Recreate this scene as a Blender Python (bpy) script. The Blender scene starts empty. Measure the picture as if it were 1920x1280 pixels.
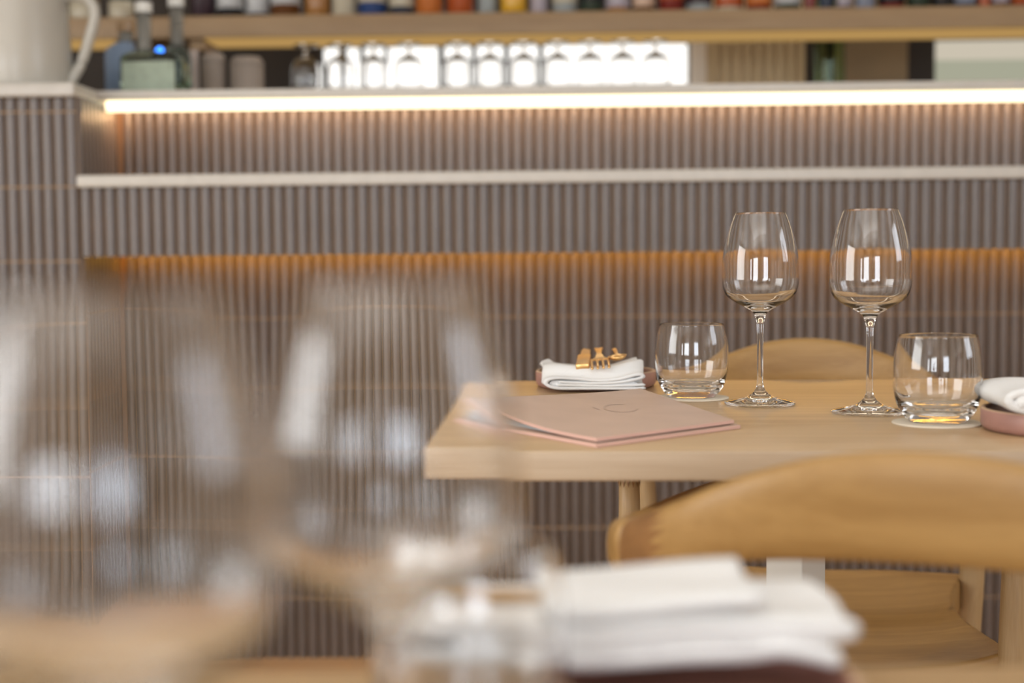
import bpy, bmesh, math, random
from mathutils import Vector, Matrix
random.seed(7)
S = bpy.context.scene
COL = S.collection
R = math.radians

# ------------------------------------------------------------------ camera, light, exposure
CZ = 0.905
pitch = math.atan(160 / 2667); roll = 0.0083
cd = bpy.data.cameras.new('camera'); cam = bpy.data.objects.new('camera', cd); COL.objects.link(cam)
cd.sensor_width = 36; cd.lens = 50.0; cd.clip_start = 0.02
fw = Vector((0, math.cos(pitch), -math.sin(pitch))); u0 = Vector((0, math.sin(pitch), math.cos(pitch))); r0 = Vector((1, 0, 0))
rt = r0 * math.cos(roll) - u0 * math.sin(roll); up = u0 * math.cos(roll) + r0 * math.sin(roll)
cam.matrix_world = Matrix(((rt.x, up.x, -fw.x, 0), (rt.y, up.y, -fw.y, 0), (rt.z, up.z, -fw.z, CZ), (0, 0, 0, 1)))
cd.dof.use_dof = True; cd.dof.focus_distance = 1.63; cd.dof.aperture_fstop = 2.9
S.camera = cam
S.view_settings.view_transform = 'Standard'; S.view_settings.look = 'None'
S.view_settings.exposure = -0.1; S.view_settings.gamma = 1.0
S.cycles.max_bounces = 24; S.cycles.transmission_bounces = 24; S.cycles.glossy_bounces = 8
S.cycles.diffuse_bounces = 5; S.cycles.transparent_max_bounces = 16; S.cycles.sample_clamp_indirect = 6

w = bpy.data.worlds.new('world'); S.world = w; w.use_nodes = True
w.node_tree.nodes['Background'].inputs[0].default_value = (0.80, 0.88, 1.0, 1)
w.node_tree.nodes['Background'].inputs[1].default_value = 3.0

def area(name, loc, size, power, color, direction):
    l = bpy.data.lights.new(name, 'AREA'); l.shape = 'RECTANGLE'; l.size, l.size_y = size
    l.energy = power; l.color = color
    o = bpy.data.objects.new(name, l); COL.objects.link(o); o.location = loc
    o.rotation_euler = Vector(direction).to_track_quat('-Z', 'Y').to_euler()
    return o
# daylight coming in through the street windows behind and beside the tables
area('window_daylight', (-3.45, -3.14, 1.25), (0.5, 1.0), 14, (0.93, 0.97, 1.0), (0.15, 1, -0.02))
area('window_daylight', (-1.88, -3.14, 1.25), (1.36, 1.0), 50, (0.92, 0.965, 1.0), (0, 1, -0.02))
area('window_daylight', (0.85, -3.14, 1.25), (1.10, 1.0), 38, (0.82, 0.90, 1.0), (0, 1, -0.02))
area('window_daylight', (3.42, 0.6, 1.8), (1.15, 1.35), 15, (0.93, 0.96, 1.0), (-1, 0.1, -0.1))
area('window_daylight', (-4.12, 0.15, 1.65), (2.1, 1.75), 62, (1.0, 0.96, 0.87), (1, 0.25, -0.05))
# fill lamps added over the tables, towards the ceiling and behind the bar
area('ceiling_panel_light', (-0.4, -0.3, 2.74), (2.6, 2.2), 24, (1.0, 0.98, 0.95), (0, 0, -1))
area('cove_light', (-0.6, -1.4, 2.35), (3.0, 1.2), 30, (1.0, 0.98, 0.95), (0, 0, 1))
area('bar_work_light', (0.6, 4.25, 2.70), (2.6, 0.2), 16, (1.0, 0.90, 0.74), (0, 0, -1))
area('strip_end_light', (-0.81, 3.145, 1.236), (0.02, 0.04), 0.30, (1.0, 0.62, 0.30), (-1, -0.5, -0.25))  # hidden lamp added for the strip's glow on the pier side

# ------------------------------------------------------------------ materials
def mat(name):
    m = bpy.data.materials.new(name); m.use_nodes = True
    return m, m.node_tree.nodes, m.node_tree.links, m.node_tree.nodes['Principled BSDF']
def plain(name, c, rough=0.5, metal=0.0, bump=0.0, bscale=200, var=0.06, vscale=8, coat=0.0, sheen=0.0, spec=0.5):
    m, n, l, b = mat(name)
    tc = n.new('ShaderNodeTexCoord')
    nz = n.new('ShaderNodeTexNoise'); nz.inputs['Scale'].default_value = vscale; nz.inputs['Detail'].default_value = 4
    l.new(tc.outputs['Object'], nz.inputs['Vector'])
    cr = n.new('ShaderNodeValToRGB')
    cr.color_ramp.elements[0].color = [max(0, x * (1 - var)) for x in c] + [1]
    cr.color_ramp.elements[1].color = [min(1, x * (1 + var)) for x in c] + [1]
    cr.color_ramp.elements[0].position = 0.3; cr.color_ramp.elements[1].position = 0.7
    l.new(nz.outputs['Fac'], cr.inputs['Fac']); l.new(cr.outputs['Color'], b.inputs['Base Color'])
    b.inputs['Roughness'].default_value = rough; b.inputs['Metallic'].default_value = metal
    b.inputs['Coat Weight'].default_value = coat; b.inputs['Sheen Weight'].default_value = sheen
    b.inputs['Specular IOR Level'].default_value = spec
    if bump:
        n2 = n.new('ShaderNodeTexNoise'); n2.inputs['Scale'].default_value = bscale; n2.inputs['Detail'].default_value = 3
        l.new(tc.outputs['Object'], n2.inputs['Vector'])
        bp = n.new('ShaderNodeBump'); bp.inputs['Strength'].default_value = bump; bp.inputs['Distance'].default_value = 0.001
        l.new(n2.outputs['Fac'], bp.inputs['Height']); l.new(bp.outputs['Normal'], b.inputs['Normal'])
    return m
def wood(name, c1, c2, axis=0, rough=0.4, scale=1.0, coat=0.0):
    m, n, l, b = mat(name)
    tc = n.new('ShaderNodeTexCoord'); mp = n.new('ShaderNodeMapping')
    sc = [38 * scale] * 3; sc[axis] = 2.2 * scale
    mp.inputs['Scale'].default_value = sc
    l.new(tc.outputs['Object'], mp.inputs['Vector'])
    nz = n.new('ShaderNodeTexNoise'); nz.inputs['Scale'].default_value = 1.0; nz.inputs['Detail'].default_value = 6; nz.inputs['Distortion'].default_value = 0.7
    l.new(mp.outputs['Vector'], nz.inputs['Vector'])
    mp2 = n.new('ShaderNodeMapping'); s2 = [420 * scale] * 3; s2[axis] = 14 * scale; mp2.inputs['Scale'].default_value = s2
    l.new(tc.outputs['Object'], mp2.inputs['Vector'])
    n2 = n.new('ShaderNodeTexNoise'); n2.inputs['Scale'].default_value = 1.0; n2.inputs['Detail'].default_value = 2
    l.new(mp2.outputs['Vector'], n2.inputs['Vector'])
    mx = n.new('ShaderNodeMath'); mx.operation = 'MULTIPLY_ADD'; mx.inputs[1].default_value = 0.35
    l.new(n2.outputs['Fac'], mx.inputs[0]); 
    ml = n.new('ShaderNodeMath'); ml.operation = 'MULTIPLY'; ml.inputs[1].default_value = 0.65
    l.new(nz.outputs['Fac'], ml.inputs[0]); l.new(ml.outputs[0], mx.inputs[2])
    cr = n.new('ShaderNodeValToRGB')
    cr.color_ramp.elements[0].color = (*c1, 1); cr.color_ramp.elements[0].position = 0.36
    cr.color_ramp.elements[1].color = (*c2, 1); cr.color_ramp.elements[1].position = 0.62
    l.new(mx.outputs[0], cr.inputs['Fac']); l.new(cr.outputs['Color'], b.inputs['Base Color'])
    b.inputs['Roughness'].default_value = rough; b.inputs['Coat Weight'].default_value = coat
    bp = n.new('ShaderNodeBump'); bp.inputs['Strength'].default_value = 0.08; bp.inputs['Distance'].default_value = 0.001
    l.new(n2.outputs['Fac'], bp.inputs['Height']); l.new(bp.outputs['Normal'], b.inputs['Normal'])
    return m
def glass(name, c=(1, 1, 1), rough=0.0, ior=1.48):
    m = bpy.data.materials.new(name); m.use_nodes = True
    n, l = m.node_tree.nodes, m.node_tree.links
    n.remove(n['Principled BSDF'])
    g = n.new('ShaderNodeBsdfGlass'); g.inputs['Color'].default_value = (*c, 1); g.inputs['Roughness'].default_value = rough; g.inputs['IOR'].default_value = ior
    l.new(g.outputs[0], n['Material Output'].inputs['Surface'])
    return m
def glow(name, c, s):
    m = bpy.data.materials.new(name); m.use_nodes = True
    n, l = m.node_tree.nodes, m.node_tree.links
    n.remove(n['Principled BSDF'])
    g = n.new('ShaderNodeEmission'); g.inputs['Color'].default_value = (*c, 1); g.inputs['Strength'].default_value = s
    l.new(g.outputs[0], n['Material Output'].inputs['Surface'])
    return m
M = {}
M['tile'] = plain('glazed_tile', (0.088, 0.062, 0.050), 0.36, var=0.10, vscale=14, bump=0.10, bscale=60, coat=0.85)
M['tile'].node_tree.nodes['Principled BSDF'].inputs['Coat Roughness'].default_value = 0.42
M['grout'] = plain('tan_grout', (0.40, 0.26, 0.15), 0.8, var=0.1)
M['trim'] = plain('bronze_trim', (0.20, 0.115, 0.065), 0.5)
M['soffit'] = plain('brown_soffit', (0.10, 0.06, 0.045), 0.6)
M['stone'] = plain('pale_stone', (0.52, 0.49, 0.445), 0.35, var=0.04, vscale=30)
M['oak'] = wood('light_oak', (0.43, 0.285, 0.145), (0.55, 0.385, 0.215), 0, 0.30)
M['oakend'] = wood('light_oak_edge', (0.40, 0.295, 0.195), (0.47, 0.36, 0.25), 0, 0.5)
M['honey'] = wood('honey_ash', (0.28, 0.152, 0.044), (0.375, 0.22, 0.074), 0, 0.42)
M['honeyv'] = wood('honey_ash_upright', (0.40, 0.26, 0.12), (0.50, 0.35, 0.185), 2, 0.45)
M['joint'] = wood('dark_end_grain', (0.17, 0.08, 0.025), (0.26, 0.125, 0.04), 0, 0.5)
M['steel'] = plain('white_powder_coat', (0.72, 0.72, 0.68), 0.5, var=0.02)
M['glass'] = glass('clear_crystal')
M['coaster'] = plain('cream_card', (0.72, 0.65, 0.53), 0.85, var=0.03, bump=0.1, bscale=900)
M['clay'] = plain('pink_glazed_stoneware', (0.36, 0.19, 0.155), 0.45, var=0.08, vscale=40)
M['clayin'] = plain('brown_glazed_stoneware', (0.27, 0.13, 0.10), 0.35, var=0.1, vscale=40)
M['clayrim'] = plain('raw_clay_rim', (0.50, 0.34, 0.22), 0.75, var=0.1, vscale=60)
M['linen'] = plain('white_linen', (0.73, 0.735, 0.73), 0.95, var=0.02, bump=0.35, bscale=900, sheen=0.2)
M['gold'] = plain('brushed_gold', (0.80, 0.50, 0.20), 0.28, metal=1.0, var=0.05, vscale=60)
M['leather'] = plain('blush_leatherette', (0.56, 0.41, 0.33), 0.5, var=0.04, vscale=20, bump=0.12, bscale=700)
M['leatheredge'] = plain('cut_leatherette_edge', (0.64, 0.40, 0.33), 0.6, var=0.05)
M['emboss'] = plain('embossed_mark', (0.50, 0.36, 0.29), 0.45)
M['paper'] = plain('white_paper', (0.74, 0.78, 0.80), 0.9, var=0.01)
M['ceramic'] = plain('white_ceramic', (0.47, 0.45, 0.40), 0.3, var=0.03)
M['shelfwood'] = wood('smoked_oak', (0.25, 0.155, 0.075), (0.33, 0.215, 0.11), 0, 0.5)
M['plaster'] = plain('warm_plaster', (0.62, 0.56, 0.47), 0.9, var=0.03)
M['ceil'] = plain('white_ceiling', (0.75, 0.73, 0.69), 0.9, var=0.02)
M['floor'] = wood('pale_oak_floor', (0.42, 0.27, 0.145), (0.52, 0.35, 0.20), 0, 0.45)
M['dark'] = plain('dark_brown_panel', (0.028, 0.018, 0.011), 0.7, var=0.2)
M['umber'] = plain('umber_panel', (0.22, 0.145, 0.07), 0.6, var=0.1)
M['tan'] = wood('tan_panel', (0.50, 0.37, 0.21), (0.62, 0.47, 0.28), 2, 0.6)
M['pale'] = plain('pale_curtain', (0.85, 0.75, 0.64), 0.9)
M['led'] = glow('warm_white_led', (1.0, 0.86, 0.56), 2.6)
M['ledback'] = glow('warm_led_tape', (1.0, 0.63, 0.37), 16.0)
M['ledorange'] = glow('amber_led', (1.0, 0.50, 0.08), 17.0)
M['ledgold'] = glow('gold_led', (1.0, 0.60, 0.20), 0.48)
M['sky'] = glow('bright_daylight', (1.0, 0.975, 0.93), 1.6)
M['skydim'] = glow('dim_daylight', (0.78, 0.70, 0.56), 0.82)
M['skygreen'] = glow('garden_daylight', (0.56, 0.56, 0.42), 0.75)
M['ledblue'] = glow('blue_led', (0.05, 0.25, 1.0), 4.0)

# ------------------------------------------------------------------ mesh helpers
def link(name, bm, m=None, parent=None, loc=None, smooth=False, rz=0.0):
    me = bpy.data.meshes.new(name); bmesh.ops.recalc_face_normals(bm, faces=bm.faces)
    bm.to_mesh(me); bm.free()
    if m is not None:
        for x in (m if isinstance(m, (list, tuple)) else [m]): me.materials.append(x)
    if smooth:
        for p in me.polygons: p.use_smooth = True
    o = bpy.data.objects.new(name, me); COL.objects.link(o)
    if parent is not None: o.parent = parent
    if loc is not None: o.location = loc
    o.rotation_euler.z = rz
    return o
def tag(o, label, cat, group=None):
    o['label'] = label; o['category'] = cat
    if group: o['group'] = group
    return o
def struct(o):
    o['kind'] = 'structure'; return o
def empty(name, loc, rz=0.0):
    o = bpy.data.objects.new(name, None); COL.objects.link(o); o.location = loc; o.rotation_euler.z = rz
    o.empty_display_size = 0.05
    return o
def box(bm, x0, x1, y0, y1, z0, z1, mi=0):
    v = [bm.verts.new(p) for p in ((x0, y0, z0), (x1, y0, z0), (x1, y1, z0), (x0, y1, z0), (x0, y0, z1), (x1, y0, z1), (x1, y1, z1), (x0, y1, z1))]
    for q in ((0, 3, 2, 1), (4, 5, 6, 7), (0, 1, 5, 4), (1, 2, 6, 5), (2, 3, 7, 6), (3, 0, 4, 7)):
        bm.faces.new([v[i] for i in q]).material_index = mi
    return v
def bevel(o, wd, seg=3):
    md = o.modifiers.new('bevel', 'BEVEL'); md.width = wd; md.segments = seg; md.limit_method = 'ANGLE'
    for p in o.data.polygons: p.use_smooth = True
    md.harden_normals = False
    return o
def lathe(bm, prof, n=64, cx=0, cy=0, mi=0, close=False):
    rings = []
    for r, z in prof:
        if r < 1e-6: rings.append([bm.verts.new((cx, cy, z))])
        else: rings.append([bm.verts.new((cx + r * math.cos(2 * math.pi * k / n), cy + r * math.sin(2 * math.pi * k / n), z)) for k in range(n)])
    if close: rings.append(rings[0])
    for i, (a, b) in enumerate(zip(rings, rings[1:])):
        if len(a) == 1 and len(b) == 1: continue
        for k in range(n):
            k2 = (k + 1) % n
            if len(a) == 1: f = [a[0], b[k], b[k2]]
            elif len(b) == 1: f = [a[k], a[k2], b[0]]
            else: f = [a[k], a[k2], b[k2], b[k]]
            bm.faces.new(f).material_index = mi[i] if isinstance(mi, list) else mi
def catmull(pts, per=8, closed=False):
    P = [Vector(p) for p in pts]; out = []; n = len(P)
    rng = range(n) if closed else range(n - 1)
    for i in rng:
        if closed: p0, p1, p2, p3 = P[(i - 1) % n], P[i], P[(i + 1) % n], P[(i + 2) % n]
        else: p0, p1, p2, p3 = P[max(i - 1, 0)], P[i], P[i + 1], P[min(i + 2, n - 1)]
        for k in range(per):
            t = k / per
            out.append(0.5 * ((2 * p1) + (-p0 + p2) * t + (2 * p0 - 5 * p1 + 4 * p2 - p3) * t * t + (-p0 + 3 * p1 - 3 * p2 + p3) * t ** 3))
    if not closed: out.append(P[-1].copy())
    return out
def tube(bm, path, rad, n=12, mi=0, flat=1.0):
    pts = [Vector(p) for p in path]; rings = []
    for i, p in enumerate(pts):
        d = (pts[min(i + 1, len(pts) - 1)] - pts[max(i - 1, 0)]).normalized()
        ref = Vector((0, 0, 1)) if abs(d.z) < 0.9 else Vector((0, 1, 0))
        a = d.cross(ref).normalized(); b = a.cross(d).normalized()
        r = rad[i] if isinstance(rad, (list, tuple)) else rad
        rings.append([bm.verts.new(p + a * (r * math.cos(2 * math.pi * k / n)) + b * (r * flat * math.sin(2 * math.pi * k / n))) for k in range(n)])
    for a, b in zip(rings, rings[1:]):
        for k in range(n): bm.faces.new((a[k], a[(k + 1) % n], b[(k + 1) % n], b[k])).material_index = mi
    bm.faces.new(rings[0][::-1]).material_index = mi; bm.faces.new(rings[-1]).material_index = mi
def smoothprof(p, per=6): return [(max(v.x, 0.0), v.y) for v in catmull([(a, b, 0) for a, b in p], per)]
def copy_tree(o, parent=None):
    c = o.copy(); COL.objects.link(c)
    if parent is not None: c.parent = parent
    for ch in list(o.children): copy_tree(ch, c)
    return c

# ------------------------------------------------------------------ the room
WR = -math.atan(0.03)                     # the bar runs very slightly away towards its left end
bm = bmesh.new(); box(bm, -4.2, 3.6, -3.3, 5.2, -0.1, 0.0); struct(link('floor', bm, M['floor']))
bm = bmesh.new(); box(bm, -4.2, 3.6, -3.3, 5.2, 2.75, 2.85); struct(link('ceiling', bm, M['ceil']))
def wall_with_holes(name, x0, x1, y0, y1, z1, holes, m, axis='x'):
    bm = bmesh.new(); cur = x0
    def seg(a, b, za, zb):
        if axis == 'x': box(bm, a, b, y0, y1, za, zb)
        else: box(bm, y0, y1, a, b, za, zb)
    for a, b, za, zb in holes:
        seg(cur, a, 0, z1); seg(a, b, 0, za); seg(a, b, zb, z1); cur = b
    seg(cur, x1, 0, z1)
    return struct(link(name, bm, m))
wall_with_holes('wall_rear', -4.2, 3.6, -3.35, -3.2, 2.75, [(-3.71, -3.19, 0.74, 1.76), (-2.57, -1.19, 0.74, 1.76), (0.29, 1.41, 0.74, 1.76)], M['plaster'])
wall_with_holes('wall_left', -3.3, 5.2, -4.3, -4.2, 2.75, [(-0.95, 1.25, 0.75, 2.55)], M['plaster'], 'y')
wall_with_holes('wall_right', -3.3, 5.2, 3.5, 3.6, 2.75, [(0.0, 1.2, 1.1, 2.5)], M['plaster'], 'y')

# wall behind the bar, with openings for glowing panes (all in the bar's own direction)
bar = Matrix.Rotation(WR, 4, 'Z')
def wx(px, D):                              # bar coordinate seen in picture column px at distance D
    t = (px - 955) / 2667.0
    return D * (t - 0.03) / (1 + 0.03 * t)
BW = 4.55
def bwall(name, segs, m, z0=0.0, z1=2.75, y0=BW, y1=BW + 0.1):
    bm = bmesh.new()
    for a, b in segs: box(bm, a, b, y0, y1, z0, z1)
    return struct(link(name, bm, m, rz=WR))
off = -0.03 * BW
panes = [(608, 640), (651, 676), (684, 722), (728, 822), (833, 884), (893, 944), (954, 1008), (1018, 1286)]
e = [wx(-1200, BW)]
segs = []
cur = -4.3
for a, b in panes:
    A, B = wx(a, BW), wx(b, BW)
    segs.append((cur, A)); cur = B
segs.append((cur, wx(1745, BW))); segs.append((wx(1985, BW), 3.6))
bm = bmesh.new()
for a, b in segs: box(bm, a, b, BW, BW + 0.1, 1.30, 1.572)
box(bm, -4.3, 3.6, BW, BW + 0.1, 0, 1.30); box(bm, -4.3, 3.6, BW, BW + 0.1, 1.572, 2.75)
struct(link('wall_back', bm, M['dark'], rz=WR))
for i, (a, b) in enumerate(panes):
    bm = bmesh.new(); box(bm, wx(a, BW) - 0.004, wx(b, BW) + 0.004, BW + 0.03, BW + 0.04, 1.29, 1.58)
    struct(link('window_%d' % (i + 1), bm, M['sky'], rz=WR))  # glowing panes stand for room windows mirrored behind the bar
bm = bmesh.new(); box(bm, wx(1745, BW) - 0.004, wx(1985, BW) + 0.004, BW + 0.03, BW + 0.04, 1.512, 1.58)
box(bm, wx(1745, BW) - 0.004, wx(1985, BW) + 0.004, BW + 0.03, BW + 0.04, 1.29, 1.512, 1)
struct(link('window_9', bm, [M['skydim'], M['skygreen']], rz=WR))
for i, (a, b, m) in enumerate([(1290, 1318, 'pale'), (1318, 1500, 'tan'), (1575, 1690, 'umber')]):
    bm = bmesh.new(); box(bm, wx(a, BW), wx(b, BW), BW - 0.03, BW - 0.001, 1.2, 1.9)
    if m == 'tan':
        for k in range(9):
            x = wx(a + 10 + k * 20, BW); box(bm, x, x + 0.018, BW - 0.042, BW - 0.03, 1.2, 1.9)
    struct(link('trim_%d' % (i + 1), bm, M[m], rz=WR))

# ------------------------------------------------------------------ the ribbed bar
DB, DF = 3.17, 2.92                       # back and front faces of the bar
PIT = 0.0249
def ribbed(bm, x0, x1, y, z0, z1, joints, face='front', depth=0.0095, gap=0.0030):
    """half-round ribs (material 0) on a grout bed (material 1), broken into rows of tiles"""
    rows = []; zs = sorted([z0] + [j for j in joints if z0 < j < z1] + [z1])
    for a, b in zip(zs, zs[1:]): rows.append((a + (0.0014 if a > z0 else 0), b - (0.0014 if b < z1 else 0)))
    def P(x, d, z): return (x, y - d, z) if face == 'front' else (y + d, x, z)
    vs = [bm.verts.new(P(*q)) for q in ((x0, 0, z0), (x1, 0, z0), (x1, 0, z1), (x0, 0, z1))]
    bm.faces.new(vs).material_index = 1
    for a, b in zip(rows, rows[1:]):       # pointing between the rows
        q = [P(x0, 0, a[1]), P(x0, depth * 0.72, a[1]), P(x0, depth * 0.72, b[0]), P(x0, 0, b[0])]
        r = [P(x1, 0, a[1]), P(x1, depth * 0.72, a[1]), P(x1, depth * 0.72, b[0]), P(x1, 0, b[0])]
        q = [bm.verts.new(v) for v in q]; r = [bm.verts.new(v) for v in r]
        for k in range(3): bm.faces.new((q[k], q[k + 1], r[k + 1], r[k])).material_index = 1
    n = int((x1 - x0) / PIT + 0.02); K = 8
    for i in range(n + 1):
        a = x0 + i * PIT + gap / 2; b = min(x0 + (i + 1) * PIT - gap / 2, x1)
        if b - a < 0.004: continue
        for za, zb in rows:
            lo, hi = [], []
            for k in range(K + 1):
                t = math.pi * k / K
                x = (a + b) / 2 - (b - a) / 2 * math.cos(t); d = 0.0006 + depth * math.sin(t) ** 0.75 if 0 < k < K else 0.0
                lo.append(bm.verts.new(P(x, d, za))); hi.append(bm.verts.new(P(x, d, zb)))
            for k in range(K):
                f = bm.faces.new((lo[k], lo[k + 1], hi[k + 1], hi[k])); f.smooth = True
            for e_, fl in ((hi, 1), (lo, 0)):
                c_ = [bm.verts.new(v.co) for v in e_]; bm.faces.new(c_ if fl else c_[::-1])
XE = -0.962                                # corner of the pier (bar coordinates)
XR = 2.6
XP = -0.9775                               # pier face edge
TILE = [M['tile'], M['grout']]
bar_front = empty('bar_front', (0, 0, 0), WR)
tag(bar_front, 'taupe ribbed tile bar front with two lit recesses and a taller left pier', 'bar')
jl = [0.138 + 0.158 * k for k in range(6)]
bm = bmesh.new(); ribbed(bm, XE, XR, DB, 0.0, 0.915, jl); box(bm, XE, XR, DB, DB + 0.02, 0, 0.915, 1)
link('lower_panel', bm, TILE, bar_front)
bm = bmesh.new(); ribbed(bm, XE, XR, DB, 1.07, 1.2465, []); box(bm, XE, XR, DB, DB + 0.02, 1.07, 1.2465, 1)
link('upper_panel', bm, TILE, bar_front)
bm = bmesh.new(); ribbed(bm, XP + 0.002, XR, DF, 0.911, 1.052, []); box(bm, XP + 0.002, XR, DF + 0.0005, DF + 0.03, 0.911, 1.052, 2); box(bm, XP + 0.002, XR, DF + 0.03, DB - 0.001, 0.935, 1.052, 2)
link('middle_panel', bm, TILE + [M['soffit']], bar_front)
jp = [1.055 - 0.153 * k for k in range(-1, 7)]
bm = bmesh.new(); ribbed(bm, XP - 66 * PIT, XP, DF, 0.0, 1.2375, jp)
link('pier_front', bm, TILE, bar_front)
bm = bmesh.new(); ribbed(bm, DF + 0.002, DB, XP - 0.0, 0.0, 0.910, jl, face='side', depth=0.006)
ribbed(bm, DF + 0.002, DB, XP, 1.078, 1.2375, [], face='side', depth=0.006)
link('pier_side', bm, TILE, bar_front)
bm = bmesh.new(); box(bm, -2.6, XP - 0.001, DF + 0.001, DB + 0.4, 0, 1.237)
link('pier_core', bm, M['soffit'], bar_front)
for z0, z1 in ((0.0, 0.910), (1.078, 1.2465)):
    bm = bmesh.new(); box(bm, XP + 0.008, XP + 0.019, DB - 0.012, DB - 0.001, z0, z1)
    link('corner_trim', bm, M['trim'], bar_front)
# stone slabs
o = link('drinks_ledge', (lambda b: (box(b, XP + 0.0004, XR, DF - 0.022, DB - 0.012, 1.0525, 1.0775), b)[1])(bmesh.new()), M['stone'], rz=WR)
bevel(o, 0.004); tag(o, 'pale stone drinks ledge running between the two ribbed tile bands', 'ledge')
ct = empty('countertop', (0, 0, 0), WR)
tag(ct, 'pale stone bar countertop above the white light strip, stepping forward over the pier', 'countertop')
bm = bmesh.new(); box(bm, XP - 0.002, XR, DB - 0.13, 3.62, 1.2470, 1.2650)
bevel(link('slab', bm, M['stone'], ct), 0.003)
bm = bmesh.new(); box(bm, -2.6, XP + 0.003, DF - 0.028, 3.62, 1.2380, 1.2655)
bevel(link('pier_cap', bm, M['stone'], ct), 0.004)
bm = bmesh.new(); box(bm, XP + 0.012, XR, DB - 0.100, DB - 0.075, 1.2255, 1.2465)
o = link('light_strip', bm, [M['led'], M['ledback']], rz=WR)
for p in o.data.polygons:                  # back face glows stronger, added to light the panel behind
    if p.normal.y > 0.5: p.material_index = 1
tag(o, 'glowing warm white light strip under the bar countertop', 'light strip')
o = link('light_strip', (lambda b: (box(b, XP + 0.02, XR, DB - 0.060, DB - 0.030, 0.9260, 0.9345), b)[1])(bmesh.new()), M['ledorange'], rz=WR)
tag(o, 'amber light strip tucked under the middle tile band, glowing on the lower wall', 'light strip')

# ------------------------------------------------------------------ back bar shelf, bottles, glasses
SF = 3.76
sh = empty('bottle_shelf', (0, 0, 0), WR)
tag(sh, 'long brown wooden bottle shelf above the bar with a gold lit underside', 'shelf')
sx0 = wx(60, SF)
bm = bmesh.new(); box(bm, sx0, 3.3, SF, SF + 0.205, 1.485, 1.542); bevel(link('board', bm, M['shelfwood'], sh), 0.003)
bm = bmesh.new(); box(bm, wx(388, SF), 3.3, SF + 0.004, SF + 0.160, 1.481, 1.4845); link('light_panel', bm, M['ledgold'], sh)
bm = bmesh.new(); box(bm, wx(60, SF), wx(218, SF), SF + 0.004, SF + 0.160, 1.481, 1.4845); link('light_panel', bm, M['ledgold'], sh)
bm = bmesh.new(); box(bm, wx(357, SF), wx(383, SF), SF + 0.03, SF + 0.2, 1.459, 1.4845); link('bracket', bm, M['shelfwood'], sh)

for xh in (-1.3, -0.4, 0.5, 1.4, 2.3):
    bm = bmesh.new(); box(bm, xh, xh + 0.02, SF + 0.175, SF + 0.195, 1.5415, 2.7495); link('hanger', bm, M['dark'], sh)
def spirit_bottle(x, D, z, r, h, body, label=None, neck=None, cap=None, bodyh=0.62, lab=(0.06, 0.40), square=False):
    root = empty('spirit_bottle', (x - 0 * D, 0, 0))
    p = bar @ Vector((x, D, z)); root.location = p; root.rotation_euler.z = WR
    n = 32
    pr = [(0, 0.0), (r * 0.9, 0.0), (r, 0.004), (r, h * bodyh), (r * 0.93, h * (bodyh + 0.05)), (r * 0.5, h * (bodyh + 0.12)), (r * 0.36, h * (bodyh + 0.16)), (r * 0.34, h * 0.93), (0, h * 0.93)]
    bm = bmesh.new(); lathe(bm, pr, n); link('body', bm, body, root, smooth=True)
    if label is not None:
        bm = bmesh.new(); lathe(bm, [(r + 0.0004, h * lab[0]), (r + 0.0012, h * lab[0] + 0.001), (r + 0.0012, h * lab[1]), (r + 0.0004, h * lab[1])], n)
        link('label', bm, label, root, smooth=True)
    if cap is not None:
        bm = bmesh.new(); lathe(bm, [(0, h * 0.925), (r * 0.42, h * 0.925), (r * 0.42, h), (0, h)], 24); link('cap', bm, cap, root)
    return root
bot = {}
def bm_(name, c, rough=0.25):
    if name not in bot: bot[name] = plain('bottle_' + name, c, rough, var=0.03)
    return bot[name]
C_ = {'plum': (0.035, 0.018, 0.026), 'black': (0.012, 0.012, 0.015), 'white': (0.42, 0.42, 0.42), 'cream': (0.46, 0.41, 0.31), 'amber': (0.30, 0.13, 0.03), 'blue': (0.02, 0.05, 0.16),
      'navy': (0.015, 0.025, 0.05), 'orange': (0.45, 0.13, 0.025), 'red': (0.36, 0.07, 0.015), 'silver': (0.28, 0.31, 0.31), 'yellow': (0.62, 0.34, 0.02), 'brown': (0.10, 0.035, 0.008),
      'lilac': (0.36, 0.32, 0.36), 'green': (0.02, 0.035, 0.022), 'rose': (0.52, 0.36, 0.26), 'crimson': (0.16, 0.014, 0.008), 'steelblue': (0.20, 0.22, 0.28), 'teal': (0.10, 0.18, 0.20), 'tan': (0.32, 0.20, 0.10)}
for k, v in C_.items(): bm_(k, v)
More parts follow.
